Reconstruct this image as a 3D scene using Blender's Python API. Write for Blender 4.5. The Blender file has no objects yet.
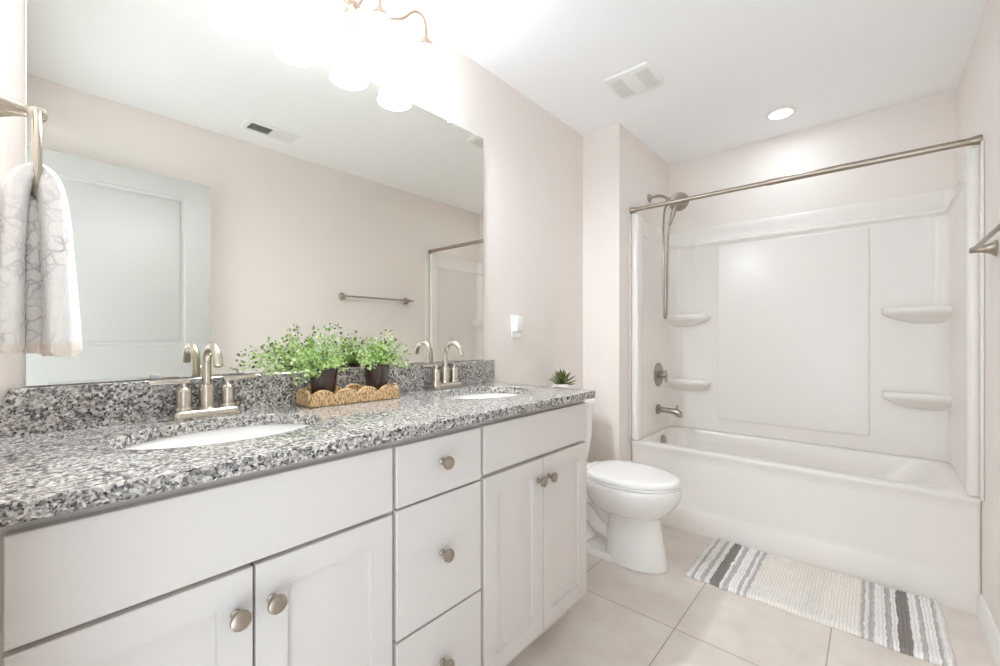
import bpy, bmesh, math, random
from mathutils import Vector, Matrix
PI = math.pi
C = bpy.context.scene.collection
SC = bpy.context.scene

# ---------------------------------------------------------------- camera, world, lights, exposure
TH = math.radians(41.1619)
cam_d = bpy.data.cameras.new('camera'); cam = bpy.data.objects.new('camera', cam_d); C.objects.link(cam)
cam.location = (1.4235, 0.0, 1.138); cam.rotation_euler = (PI/2, 0, TH)
cam_d.sensor_width = 36; cam_d.lens = 36*427.2426/1000; cam_d.shift_y = 3.627/1000
cam_d.clip_start = 0.02
SC.camera = cam
SC.view_settings.view_transform = 'Standard'; SC.view_settings.look = 'None'
SC.view_settings.gamma = 1; SC.view_settings.use_curve_mapping = False
SC.view_settings.exposure = 1.07
SC.cycles.use_denoising = True
SC.cycles.max_bounces = 16; SC.cycles.diffuse_bounces = 10; SC.cycles.glossy_bounces = 8
SC.cycles.sample_clamp_indirect = 6; SC.cycles.caustics_reflective = False; SC.cycles.caustics_refractive = False
FILL_LOW, FILL_HIGH = 2.0, 1.1
wd = bpy.data.worlds.new('world'); SC.world = wd; wd.use_nodes = True
bg = wd.node_tree.nodes['Background']; bg.inputs[0].default_value = (0.835, 0.92, 1.0, 1); bg.inputs[1].default_value = 1.0
# added fill through the doorway: world made brighter from below to lift the ceiling
_t = wd.node_tree; _tc = _t.nodes.new('ShaderNodeTexCoord'); _sx = _t.nodes.new('ShaderNodeSeparateXYZ'); _mr = _t.nodes.new('ShaderNodeMapRange')
_mr.inputs['From Min'].default_value = -0.25; _mr.inputs['From Max'].default_value = 0.15; _mr.inputs['To Min'].default_value = FILL_LOW; _mr.inputs['To Max'].default_value = FILL_HIGH
_t.links.new(_tc.outputs['Generated'], _sx.inputs[0]); _t.links.new(_sx.outputs[2], _mr.inputs[0]); _t.links.new(_mr.outputs[0], bg.inputs[1])
H, W, J, YJ, YB, YT, YN = 2.4433, 1.7568, 0.2536, 2.4464, 3.2849, 2.5991, -0.03
DX0, DX1, DZ = 0.76, 1.70, 2.09            # the doorway in the near wall
SHADE_Y = [0.467, 0.656, 0.857, 1.065]; SHADE_X = 0.11
BULB_POWER, RECESS_POWER, SHADE_EMIT = 7.0, 1.0, 7.3
def lamp(name, kind, loc, power, color, rot=(0,0,0), **kw):
    d = bpy.data.lights.new(name, kind); d.energy = power; d.color = color
    for k, v in kw.items(): setattr(d, k, v)
    o = bpy.data.objects.new(name, d); C.objects.link(o); o.location = loc; o.rotation_euler = rot
    return o
for y in SHADE_Y:
    lamp('bulb_light', 'POINT', (SHADE_X, y, 2.15), BULB_POWER, (0.835, 0.92, 1.0), shadow_soft_size=0.03)
lamp('recessed_lamp', 'AREA', (1.016, 2.95, H-0.016), RECESS_POWER, (0.835, 0.92, 1.0), shape='DISK', size=0.11, spread=math.radians(180))
po = lamp('doorway_fill_portal', 'AREA', ((DX0+DX1)/2, YN-0.1, DZ/2), 1, (1,1,1), rot=(PI/2, 0, 0), shape='RECTANGLE', size=DX1-DX0, size_y=DZ)  # portal for the added world fill, gives no light of its own
po.data.cycles.is_portal = True; po.rotation_euler = (PI/2, 0, PI) if False else (PI/2, 0, 0)

# ---------------------------------------------------------------- materials
def srgb(r, g, b):
    f = lambda v: (v/255/12.92) if v/255 <= 0.04045 else ((v/255+0.055)/1.055)**2.4
    return (f(r), f(g), f(b), 1)
class Mat:
    def __init__(s, name, col=(200,200,200), rough=0.5, metal=0.0, coat=0.0, spec=None):
        s.m = bpy.data.materials.new(name); s.m.use_nodes = True
        s.n = s.m.node_tree.nodes; s.l = s.m.node_tree.links; s.p = s.n['Principled BSDF']
        s.p.inputs['Base Color'].default_value = srgb(*col); s.p.inputs['Roughness'].default_value = rough
        s.p.inputs['Metallic'].default_value = metal; s.p.inputs['Coat Weight'].default_value = coat
        if spec is not None: s.p.inputs['Specular IOR Level'].default_value = spec
    def node(s, t, **kw):
        n = s.n.new(t)
        for k, v in kw.items():
            if k in n.inputs: n.inputs[k].default_value = v
            else: setattr(n, k, v)
        return n
    def coord(s, kind='Object', scale=(1,1,1), loc=(0,0,0)):
        tc = s.node('ShaderNodeTexCoord'); mp = s.node('ShaderNodeMapping')
        mp.inputs['Scale'].default_value = scale; mp.inputs['Location'].default_value = loc
        s.l.new(tc.outputs[kind], mp.inputs[0]); return mp.outputs[0]
    def ramp(s, src, stops, interp='LINEAR'):
        r = s.node('ShaderNodeValToRGB'); r.color_ramp.interpolation = interp
        el = r.color_ramp.elements
        while len(el) < len(stops): el.new(0.5)
        for e, (p, c) in zip(el, stops): e.position = p; e.color = c
        s.l.new(src, r.inputs[0]); return r.outputs[0]
    def mix(s, f, a, b, mode='MIX'):
        m = s.node('ShaderNodeMix', data_type='RGBA', blend_type=mode)
        for i, v in ((0, f), (6, a), (7, b)):
            if hasattr(v, 'is_linked'): s.l.new(v, m.inputs[i])
            else: m.inputs[i].default_value = v
        return m.outputs[2]
    def base(s, src): s.l.new(src, s.p.inputs['Base Color']); return s
    def bump(s, src, strength=0.2, dist=0.002):
        b = s.node('ShaderNodeBump'); b.inputs['Strength'].default_value = strength; b.inputs['Distance'].default_value = dist
        s.l.new(src, b.inputs['Height']); s.l.new(b.outputs[0], s.p.inputs['Normal']); return s
def paint(name, col, rough, amp=0.0015):
    m = Mat(name, col, rough); nz = m.node('ShaderNodeTexNoise'); nz.inputs['Scale'].default_value = 220
    m.l.new(m.coord(), nz.inputs['Vector']); m.bump(nz.outputs[0], 0.06, amp); return m.m
M = {}
M['wall'] = paint('wall_paint', (233, 226, 220), 0.55)
M['ceiling'] = paint('ceiling_paint', (247, 247, 247), 0.8)
M['trim'] = paint('trim_paint', (236, 234, 231), 0.35)
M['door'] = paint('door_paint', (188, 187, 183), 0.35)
M['cabinet'] = paint('cabinet_paint', (212, 206, 201), 0.38)
M['porcelain'] = Mat('porcelain', (240, 238, 235), 0.08, coat=0.3).m
M['acrylic'] = Mat('tub_acrylic', (234, 230, 225), 0.27, coat=0.0).m
M['plastic'] = Mat('white_plastic', (240, 239, 236), 0.3).m
M['seatplastic'] = Mat('seat_plastic', (243, 241, 239), 0.15).m
M['nickel'] = Mat('brushed_nickel', (203, 194, 180), 0.27, metal=1).m
M['satin'] = Mat('satin_nickel', (172, 161, 148), 0.33, metal=1).m
M['steel'] = Mat('shower_nickel', (168, 160, 151), 0.3, metal=1).m
M['mirror'] = Mat('mirror_glass', (236, 235, 228), 0.0, metal=1).m
M['clip'] = Mat('clear_clip', (190, 190, 186), 0.25).m
M['lamparm'] = Mat('lamp_nickel', (170, 152, 132), 0.45, metal=1).m
M['grille'] = Mat('grille_plastic', (222, 221, 218), 0.5).m
M['dark'] = Mat('duct_shade_dark', (70, 68, 66), 0.8).m
M['soil'] = Mat('soil', (60, 48, 38), 0.95).m
M['pot'] = Mat('dark_brown_glaze', (70,52,48), 0.2, coat=0.3).m
M['bowl'] = Mat('white_bowl', (240, 238, 232), 0.3).m
M['drain'] = Mat('drain_metal', (140, 135, 128), 0.3, metal=1).m
def emis(name, col, strength, base=(240,238,232)):
    m = Mat(name, base, 0.4); m.p.inputs['Emission Color'].default_value = srgb(*col); m.p.inputs['Emission Strength'].default_value = strength; return m.m
M['shade'] = emis('lit_frosted_glass', (238, 246, 255), SHADE_EMIT)
M['bulb'] = emis('lit_bulb', (255, 244, 228), 6)
M['lens'] = emis('lit_lens', (250, 252, 255), 0.8)

def granite():
    m = Mat('granite', (180,175,170), 0.12, coat=0.2)
    co = m.coord()
    nz = m.node('ShaderNodeTexNoise', Scale=60.0, Detail=3.0); m.l.new(co, nz.inputs['Vector'])
    dis = m.node('ShaderNodeVectorMath', operation='MULTIPLY_ADD'); dis.inputs[1].default_value = (0.007,)*3
    m.l.new(nz.outputs['Color'], dis.inputs[0]); m.l.new(co, dis.inputs[2])
    v1 = m.node('ShaderNodeTexVoronoi', Scale=170.0); m.l.new(dis.outputs[0], v1.inputs['Vector'])
    s1 = m.node('ShaderNodeSeparateColor'); m.l.new(v1.outputs['Color'], s1.inputs[0])
    base = m.ramp(s1.outputs[0], [(0.0, srgb(24,22,24)), (0.19, srgb(74,70,70)), (0.33, srgb(122,116,113)), (0.48, srgb(164,157,152)), (0.66, srgb(204,199,193)), (0.87, srgb(176,162,148)), (0.92, srgb(228,224,219))], 'CONSTANT')
    v2 = m.node('ShaderNodeTexVoronoi', Scale=330.0); m.l.new(dis.outputs[0], v2.inputs['Vector'])
    s2 = m.node('ShaderNodeSeparateColor'); m.l.new(v2.outputs['Color'], s2.inputs[0])
    fine = m.ramp(s2.outputs[1], [(0.0, srgb(28,26,27)), (0.20, srgb(108,102,99)), (0.38, srgb(188,182,176)), (0.8, srgb(224,220,214))], 'CONSTANT')
    cl = m.node('ShaderNodeTexNoise', Scale=26.0, Detail=2.0); m.l.new(co, cl.inputs['Vector'])
    k = m.ramp(cl.outputs[0], [(0.42, (0.25,)*3+(1,)), (0.62, (0.6,)*3+(1,))])
    col = m.mix(k, base, fine)
    m.base(col); return m.m
M['granite'] = granite()
def tile():
    m = Mat('floor_tile', (200,190,180), 0.38)
    co = m.coord(loc=(-0.84+0.46*4, -1.70+0.92*3, 0))
    br = m.node('ShaderNodeTexBrick'); br.offset = 0.0; br.squash = 1.0
    br.inputs['Scale'].default_value = 1; br.inputs['Mortar Size'].default_value = 0.0028; br.inputs['Mortar Smooth'].default_value = 0.3
    br.inputs['Brick Width'].default_value = 0.46; br.inputs['Row Height'].default_value = 0.92
    m.l.new(co, br.inputs['Vector'])
    nz = m.node('ShaderNodeTexNoise', Scale=5.0, Detail=6.0, Roughness=0.6); m.l.new(co, nz.inputs['Vector'])
    body = m.ramp(nz.outputs[0], [(0.3, srgb(209,200,191)), (0.52, srgb(220,212,204)), (0.72, srgb(229,222,215))])
    br.inputs['Mortar'].default_value = srgb(176,163,147)
    m.l.new(body, br.inputs['Color1']); m.l.new(body, br.inputs['Color2'])
    m.base(br.outputs['Color'])
    inv = m.node('ShaderNodeMath', operation='SUBTRACT'); inv.inputs[0].default_value = 1; m.l.new(br.outputs['Fac'], inv.inputs[1])
    m.bump(inv.outputs[0], 0.4, 0.002); return m.m
M['tile'] = tile()
def wicker():
    m = Mat('woven_seagrass', (196,160,112), 0.7)
    co = m.coord(scale=(1,1,0.4))
    nz = m.node('ShaderNodeTexNoise', Scale=230.0, Detail=1.5); m.l.new(co, nz.inputs['Vector'])
    m.base(m.ramp(nz.outputs[0], [(0.33, srgb(132,98,60)), (0.45, srgb(206,168,120)), (0.65, srgb(232,206,164))]))
    m.bump(nz.outputs[0], 0.8, 0.003); return m.m
M['wicker'] = wicker()
def leafmat(name, cols, trans=0.25):
    m = Mat(name, cols[1], 0.5)
    g = m.node('ShaderNodeNewGeometry')
    c = m.ramp(g.outputs['Random Per Island'], [(0.0, srgb(*cols[0])), (0.35, srgb(*cols[1])), (0.7, srgb(*cols[2])), (1.0, srgb(*cols[3]))])
    m.base(c)
    tr = m.node('ShaderNodeBsdfTranslucent'); m.l.new(c, tr.inputs[0])
    mx = m.node('ShaderNodeMixShader'); mx.inputs[0].default_value = trans
    m.l.new(m.p.outputs[0], mx.inputs[1]); m.l.new(tr.outputs[0], mx.inputs[2])
    m.l.new(mx.outputs[0], m.n['Material Output'].inputs[0]); return m.m
M['fern'] = leafmat('fern_leaf', [(126,160,80), (172,204,118), (208,228,164), (234,242,212)], 0.45)
M['ferntip'] = leafmat('fern_tip', [(96,80,58), (120,112,74), (128,140,80), (140,160,96)], 0.2)
M['succ'] = leafmat('succulent_leaf', [(78,88,54), (108,118,76), (132,140,98), (164,168,128)], 0.1)
def towelmat():
    m = Mat('terry_scroll', (240,237,234), 0.95)
    co = m.coord()
    nz = m.node('ShaderNodeTexNoise', Scale=22.0, Detail=1.0); m.l.new(co, nz.inputs['Vector'])
    dis = m.node('ShaderNodeVectorMath', operation='MULTIPLY_ADD'); dis.inputs[1].default_value = (0.05,)*3
    m.l.new(nz.outputs['Color'], dis.inputs[0]); m.l.new(co, dis.inputs[2])
    vo = m.node('ShaderNodeTexVoronoi', feature='DISTANCE_TO_EDGE', Scale=46.0); m.l.new(dis.outputs[0], vo.inputs['Vector'])
    pat = m.ramp(vo.outputs['Distance'], [(0.03, (1,1,1,1)), (0.10, (0,0,0,1))])
    sx = m.node('ShaderNodeSeparateXYZ'); m.l.new(co, sx.inputs[0])
    band = m.ramp(sx.outputs[2], [(0.034, (0,0,0,1)), (0.040, (1,1,1,1))])
    pn = m.node('ShaderNodeTexNoise', Scale=14.0, Detail=1.0); m.l.new(co, pn.inputs['Vector'])
    pm = m.ramp(pn.outputs[0], [(0.40, (0.12,0.12,0.12,1)), (0.60, (1,1,1,1))])
    m2 = m.node('ShaderNodeMath', operation='MULTIPLY'); m.l.new(pat, m2.inputs[0]); m.l.new(pm, m2.inputs[1])
    mul = m.node('ShaderNodeMath', operation='MULTIPLY'); m.l.new(m2.outputs[0], mul.inputs[0]); m.l.new(band, mul.inputs[1])
    cloth = m.mix(band, srgb(240,230,219), srgb(246,244,242))
    m.base(m.mix(mul.outputs[0], cloth, srgb(220,215,214)))
    fz = m.node('ShaderNodeTexNoise', Scale=420.0); m.l.new(co, fz.inputs['Vector'])
    ad = m.node('ShaderNodeMath', operation='MULTIPLY_ADD'); ad.inputs[1].default_value = -1.2
    m.l.new(mul.outputs[0], ad.inputs[0]); m.l.new(fz.outputs[0], ad.inputs[2])
    m.bump(ad.outputs[0], 0.6, 0.003); return m.m
M['towel'] = towelmat()
def rugmat():
    m = Mat('striped_cotton', (235,231,226), 0.95)
    co = m.coord()
    nz = m.node('ShaderNodeTexNoise', Scale=34.0, Detail=2.0); m.l.new(co, nz.inputs['Vector'])
    sx = m.node('ShaderNodeSeparateXYZ'); m.l.new(co, sx.inputs[0])
    ma = m.node('ShaderNodeMath', operation='MULTIPLY_ADD'); ma.inputs[1].default_value = 0.016; m.l.new(nz.outputs[0], ma.inputs[0]); m.l.new(sx.outputs[0], ma.inputs[2])
    dv = m.node('ShaderNodeMath', operation='DIVIDE'); dv.inputs[1].default_value = 0.89; m.l.new(ma.outputs[0], dv.inputs[0])
    wh, gr, dk, be = srgb(248,246,243), srgb(200,195,191), srgb(148,141,136), srgb(244,239,231)
    half = [(0.0, wh), (0.038, gr), (0.052, wh), (0.085, gr), (0.103, wh), (0.128, dk), (0.172, wh), (0.190, gr), (0.212, wh), (0.252, gr), (0.268, wh), (0.282, gr), (0.298, be)]
    stops = list(half)
    # mirrored on the other half
    edges = [p for p, _ in half][1:]; cols = [c for _, c in half]
    for i in range(len(edges)-1, -1, -1): stops.append((1.018-edges[i], cols[i]))
    st_ = m.ramp(dv.outputs[0], stops, 'CONSTANT')
    sc_ = m.node('ShaderNodeMath', operation='MULTIPLY'); sc_.inputs[1].default_value = PI/0.0118; m.l.new(sx.outputs[0], sc_.inputs[0])
    wob = m.node('ShaderNodeMath', operation='MULTIPLY_ADD'); wob.inputs[1].default_value = 3.0; m.l.new(nz.outputs[0], wob.inputs[0]); m.l.new(sc_.outputs[0], wob.inputs[2])
    sn = m.node('ShaderNodeMath', operation='SINE'); m.l.new(wob.outputs[0], sn.inputs[0]); ab = m.node('ShaderNodeMath', operation='ABSOLUTE'); m.l.new(sn.outputs[0], ab.inputs[0])
    tone = m.ramp(ab.outputs[0], [(0.15, (0.80,0.78,0.76,1)), (0.6, (1,1,1,1))])
    m.base(m.mix(1.0, st_, tone, 'MULTIPLY'))
    fz = m.node('ShaderNodeTexNoise', Scale=260.0); m.l.new(co, fz.inputs['Vector'])
    m.bump(fz.outputs[0], 0.7, 0.004); return m.m
M['rug'] = rugmat()

# ---------------------------------------------------------------- mesh helpers
class MB:
    def __init__(s): s.v = []; s.f = []
    def add(s, vs, fs):
        o = len(s.v); s.v += [tuple(v) for v in vs]; s.f += [tuple(i+o for i in f) for f in fs]; return s
    def bm(s, b):
        b.verts.index_update(); s.add([v.co[:] for v in b.verts], [[v.index for v in f.verts] for f in b.faces]); b.free(); return s
    def box(s, lo, hi, bev=0.0, seg=2):
        b = bmesh.new(); bmesh.ops.create_cube(b, size=1)
        for v in b.verts: v.co = Vector([(lo[i]+hi[i])/2 + v.co[i]*(hi[i]-lo[i]) for i in range(3)])
        if bev: bmesh.ops.bevel(b, geom=b.edges[:], offset=bev, segments=seg, profile=0.5, affect='EDGES')
        return s.bm(b)
    def loft(s, rings, closed=True, cap0=False, cap1=False):
        n = len(rings[0]); vs = [p for r in rings for p in r]; fs = []
        for i in range(len(rings)-1):
            for j in range(n if closed else n-1):
                k = (j+1) % n
                fs.append((i*n+j, i*n+k, (i+1)*n+k, (i+1)*n+j))
        if cap0: fs.append(tuple(range(n))[::-1])
        if cap1: fs.append(tuple((len(rings)-1)*n+j for j in range(n)))
        return s.add(vs, fs)
    def lathe(s, prof, origin=(0,0,0), axis='Z', n=32):
        rings = []
        for r, h in prof:
            ring = []
            for i in range(n):
                a = 2*PI*i/n; c, d = r*math.cos(a), r*math.sin(a)
                p = {'Z': (c, d, h), 'X': (h, c, d), 'Y': (d, h, c)}[axis]
                ring.append(tuple(p[k]+origin[k] for k in range(3)))
            rings.append(ring)
        return s.loft(rings, True, True, True)
    def tube(s, pts, rad, n=14, caps=True):
        pts = [Vector(p) for p in pts]; m = len(pts); rad = rad if hasattr(rad, '__len__') else [rad]*m
        t0 = (pts[1]-pts[0]).normalized(); up = Vector((0,0,1)) if abs(t0.z) < 0.9 else Vector((1,0,0))
        nrm = (up - t0*up.dot(t0)).normalized(); rings = []
        for i in range(m):
            t = (pts[min(i+1,m-1)]-pts[max(i-1,0)]).normalized()
            nrm = (nrm - t*nrm.dot(t)).normalized(); bn = t.cross(nrm)
            rings.append([tuple(pts[i] + (nrm*math.cos(2*PI*k/n)+bn*math.sin(2*PI*k/n))*rad[i]) for k in range(n)])
        return s.loft(rings, True, caps, caps)
    def sphere(s, c, r, sc=(1,1,1), u=20, v=12):
        rings = []
        for i in range(1, v):
            a = PI*i/v
            rings.append([(c[0]+r*sc[0]*math.sin(a)*math.cos(2*PI*j/u), c[1]+r*sc[1]*math.sin(a)*math.sin(2*PI*j/u), c[2]-r*sc[2]*math.cos(a)) for j in range(u)])
        return s.loft(rings, True, True, True)
    def move(s, mat): s.v = [tuple(mat @ Vector(p)) for p in s.v]; return s
    def build(s, name, mat, parent=None, smooth=True, ang=40, loc=None):
        me = bpy.data.meshes.new(name)
        if loc: s.v = [(p[0]-loc[0], p[1]-loc[1], p[2]-loc[2]) for p in s.v]
        me.from_pydata(s.v, [], s.f); me.update()
        b = bmesh.new(); b.from_mesh(me); bmesh.ops.recalc_face_normals(b, faces=b.faces[:]); b.to_mesh(me); b.free()
        me.materials.append(M[mat] if isinstance(mat, str) else mat)
        if smooth:
            for p in me.polygons: p.use_smooth = True
            me.set_sharp_from_angle(angle=math.radians(ang))
        o = bpy.data.objects.new(name, me); C.objects.link(o)
        if loc: o.location = loc
        if parent is not None: o.parent = parent
        return o
def spline(pts, n=8):
    P = [Vector(p) for p in pts]; out = []
    for i in range(len(P)-1):
        a, b, c, d = P[max(i-1,0)], P[i], P[i+1], P[min(i+2,len(P)-1)]
        for k in range(n):
            t = k/n
            out.append(0.5*((2*b)+(-a+c)*t+(2*a-5*b+4*c-d)*t*t+(-a+3*b-3*c+d)*t**3))
    out.append(P[-1]); return out
def rrect(x0, x1, y0, y1, r, z, n=8):
    out = []
    for cx, cy, a0 in ((x1-r,y1-r,0),(x0+r,y1-r,PI/2),(x0+r,y0+r,PI),(x1-r,y0+r,1.5*PI)):
        for i in range(n+1):
            a = a0+PI/2*i/n; out.append((cx+r*math.cos(a), cy+r*math.sin(a), z))
    return out
def tag(o, label, cat, group=None, kind=None):
    o['label'] = label; o['category'] = cat
    if group: o['group'] = group
    if kind: o['kind'] = kind
    return o
def thing(name, label, cat, loc=(0,0,0), group=None):
    o = bpy.data.objects.new(name, None); C.objects.link(o); o.location = loc; o.empty_display_size = 0.05
    return tag(o, label, cat, group)
def struct(o, label, cat): o['kind'] = 'structure'; o['label'] = label; o['category'] = cat; return o
def dup_tree(o, offset, parent=None):
    c = o.copy(); C.objects.link(c)
    if parent is not None: c.parent = parent
    else: c.location = Vector(o.location)+Vector(offset)
    for ch in o.children: dup_tree(ch, offset, c)
    return c

# ---------------------------------------------------------------- the room
T = 0.1
struct(MB().box((-T, YN-T, -0.06), (W+T, YB+T, 0)).build('floor', 'tile', smooth=False), 'greige large square tile floor with thin tan grout', 'floor')
struct(MB().box((-T, YN-T, H), (W+T, YB+T, H+0.06)).build('ceiling', 'ceiling', smooth=False), 'smooth white ceiling', 'ceiling')
struct(MB().box((-T, YN-T, 0), (0, YB+T, H)).build('wall_left', 'wall', smooth=False), 'blush beige wall behind the vanity mirror', 'wall')
struct(MB().box((0, YJ, 0), (J, YB+T, H)).build('wall_alcove', 'wall', smooth=False), 'beige wall return at the shower head end of the tub', 'wall')
struct(MB().box((J, YB, 0), (W+T, YB+T, H)).build('wall_back', 'wall', smooth=False), 'beige wall above the tub surround', 'wall')
struct(MB().box((W, YN-T, 0), (W+T, YB, H)).build('wall_right', 'wall', smooth=False), 'beige wall that carries the towel bar', 'wall')
nw = MB().box((0, YN-T, 0), (DX0, YN, H)).box((DX0, YN-T, DZ), (DX1, YN, H)).box((DX1, YN-T, 0), (W, YN, H))
struct(nw.build('wall_front', 'wall', smooth=False), 'beige wall with the doorway beside the towel ring', 'wall')
def base_prof(a, b, nx, ny, name):          # skirting board along a line, nx,ny points into the room
    prof = [(0, 0), (0.014, 0), (0.014, 0.075), (0.009, 0.086), (0.006, 0.092), (0, 0.092)]
    r = [[(p[0]+nx*d, p[1]+ny*d, z) for d, z in prof] for p in (a, b)]
    o = MB().loft(r, True, True, True).build(name, 'trim', ang=30)
    return o
struct(base_prof((W, 0.0), (W, YT-0.001), -1, 0, 'baseboard_right'), 'white baseboard along the towel bar wall', 'baseboard')
struct(base_prof((0, 1.56), (0, YJ), 1, 0, 'baseboard_left'), 'white baseboard behind the toilet', 'baseboard')
struct(base_prof((0.0145, YJ), (J, YJ), 0, -1, 'baseboard_alcove'), 'white baseboard on the short wall beside the toilet', 'baseboard')
# door casing
tr = MB()
tr.box((DX0-0.06, YN, 0), (DX0, YN+0.015, DZ+0.06), 0.004); tr.box((DX0+0.001, YN, DZ), (DX1+0.05, YN+0.015, DZ+0.06), 0.004)
struct(tr.build('trim_1', 'trim'), 'white casing around the doorway', 'trim')

# the open door, standing almost parallel to the right wall (seen in the mirror)
def door_slab():
    L, TH_, HT = 0.80, 0.035, 2.05
    mb = MB()
    def face(x, sgn):
        # slab face with two recessed panels; x is the face plane, sgn points outwards
        ys = [0, 0.115, L-0.125, L]; zs = [0.0, 0.22, 0.90, 1.075, 1.945, HT]
        for i in range(3):
            for j in range(5):
                y0, y1, z0, z1 = ys[i], ys[i+1], zs[j], zs[j+1]
                if i == 1 and j in (1, 3):
                    def R(d, o): return [(x-sgn*o, y0+d, z0+d), (x-sgn*o, y1-d, z0+d), (x-sgn*o, y1-d, z1-d), (x-sgn*o, y0+d, z1-d)]
                    mb.loft([R(0,0), R(0.006,0.007), R(0.018,0.009), R(0.03,0.004), R(0.036,0.003)], True, False, True)
                else: mb.add([(x,y0,z0),(x,y1,z0),(x,y1,z1),(x,y0,z1)], [(0,1,2,3)])
    face(0, -1); face(TH_, 1)
    mb.add([(0,0,0),(TH_,0,0),(TH_,L,0),(0,L,0),(0,0,HT),(TH_,0,HT),(TH_,L,HT),(0,L,HT)], [(0,1,2,3),(4,5,6,7),(0,1,5,4),(3,2,6,7)])
    return mb
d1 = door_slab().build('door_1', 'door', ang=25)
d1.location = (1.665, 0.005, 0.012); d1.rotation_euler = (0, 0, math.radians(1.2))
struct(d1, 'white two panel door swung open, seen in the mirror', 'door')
kb = MB().lathe([(0.031,0),(0.031,-0.008),(0.014,-0.012),(0.012,-0.03),(0.024,-0.04),(0.029,-0.052),(0.026,-0.064),(0.012,-0.070)], (0, 0.735, 0.93), 'X', 24)
kb.build('door_knob', 'satin', d1)

# ---------------------------------------------------------------- vanity
YV0, YV1 = YN+0.001, 1.530
XF, XD = 0.542, 0.562                      # face frame front, door front
van = thing('vanity_cabinet', 'long white shaker vanity cabinet under the granite countertop', 'cabinet', (0, 0, 0))
cb = MB()
cb.box((0.002, YV0, 0.0), (XF-0.02, YV0+0.018, 0.8915)); cb.box((0.002, YV1-0.018, 0.105), (XF-0.02, YV1, 0.8915))
cb.box((0.002, YV1-0.018, 0.0), (0.475, YV1, 0.105))
cb.box((0.002, YV0+0.018, 0.105), (XF-0.02, YV1-0.018, 0.122)); cb.box((0.002, YV0+0.018, 0.13), (0.008, YV1-0.018, 0.8915))
for y in (0.603, 0.909): cb.box((0.01, y-0.008, 0.122), (XF-0.02, y+0.008, 0.88))
cb.build('carcass', 'cabinet', van, smooth=False)
ff = MB()
for y0, y1 in ((YV0, 0.012), (0.585, 0.625), (0.885, 0.93), (1.495, YV1)): ff.box((XF-0.0195, y0, 0.105), (XF, y1, 0.8915))
for z0, z1 in ((0.8655, 0.8910), (0.700, 0.738), (0.1055, 0.14)):
    ff.box((XF-0.019, YV0+0.001, z0), (XF-0.0005, YV1-0.001, z1))
ff.box((XF-0.019, 0.60, 0.385), (XF-0.0005, 0.91, 0.42)); ff.box((XF-0.019, 0.275, 0.12), (XF-0.0005, 0.318, 0.72)); ff.box((XF-0.019, 1.195, 0.12), (XF-0.0005, 1.236, 0.72))
ff.build('face_frame', 'cabinet', van, smooth=False)
tk = MB().box((0.455, YV0+0.019, 0.0), (0.472, YV1-0.0185, 0.104)); tk.build('toe_kick', 'cabinet', van, smooth=False)
def slab(y0, y1, z0, z1): return MB().box((XF+0.0005, y0, z0), (XD, y1, z1), 0.0016, 1)
def shaker(y0, y1, z0, z1, w=0.057):
    R = lambda x, d: [(x, y0+d, z0+d), (x, y1-d, z0+d), (x, y1-d, z1-d), (x, y0+d, z1-d)]
    return MB().loft([R(XF+0.0005, 0), R(XD-0.0015, 0), R(XD, 0.0015), R(XD, w), R(XD-0.0105, w+0.0012), R(XD-0.0105, w+0.003)], True, True, True)
def knob(y, z, parent):
    k = MB().lathe([(0.0090,0),(0.0090,0.0025),(0.0064,0.005),(0.0060,0.015),(0.0098,0.0195),(0.0160,0.0225),(0.0174,0.0265),(0.0164,0.0305),(0.0115,0.033),(0.003,0.034)], (XD, y, z), 'X', 28)
    return k.build('knob', 'satin', parent)
slab(-0.007, 0.598, 0.722, 0.8745).build('false_front', 'cabinet', van, ang=30)
slab(0.915, 1.5135, 0.731, 0.8745).build('false_front', 'cabinet', van, ang=30)
for y0, y1, z0, z1, kz in ((0.609, 0.902, 0.723, 0.873, 0.808), (0.609, 0.902, 0.403, 0.717, 0.566), (0.609, 0.902, 0.118, 0.397, 0.276)):
    d = slab(y0, y1, z0, z1).build('drawer', 'cabinet', van, ang=30); knob(0.7525, kz, d)
for y0, y1, ky in ((-0.007, 0.2935, 0.265), (0.2985, 0.5975, 0.326), (0.916, 1.2125, 1.182), (1.217, 1.511, 1.244)):
    d = shaker(y0, y1, 0.116, 0.7135 if y0 < 0.9 else 0.7185).build('door', 'cabinet', van, ang=30); knob(ky, 0.640 if y0 < 0.9 else 0.648, d)

# countertop with two oval cut-outs
ZC, TC = 0.9215, 0.029
CX, CY = (0.272, 0.272), (0.336, 1.216); SA, SB = 0.157, 0.214
def ell(cx, cy, a, b, z, n=72): return [(cx+a*math.cos(2*PI*i/n), cy+b*math.sin(2*PI*i/n), z) for i in range(n)]
bmc = bmesh.new()
def loop(b, pts):
    vs = [b.verts.new(p) for p in pts]; return [b.edges.new((vs[i], vs[(i+1)%len(vs)])) for i in range(len(vs))]
yy0, yy1, xx1 = YN+0.0005, 1.548, 0.5805
er = 0.004
outer = [(0.0005, yy0, ZC), (xx1-er, yy0, ZC)] + [(xx1-er, yy0+(yy1-er-yy0)*i/12, ZC) for i in range(1, 12)] + [(xx1-er, yy1-er, ZC), (0.0005, yy1-er, ZC)]
ed = loop(bmc, outer)
for cx, cy in zip(CX, CY): ed += loop(bmc, ell(cx, cy, SA, SB, ZC))
bmesh.ops.triangle_fill(bmc, edges=ed, use_beauty=True)
ct = MB().bm(bmc)
o2 = outer[:]
def outl(e, z): return [(0.0005, yy0, z), (xx1-e, yy0, z)] + [(xx1-e, yy0+(yy1-e-yy0)*i/12, z) for i in range(1, 12)] + [(xx1-e, yy1-e, z), (0.0005, yy1-e, z)]
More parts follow.
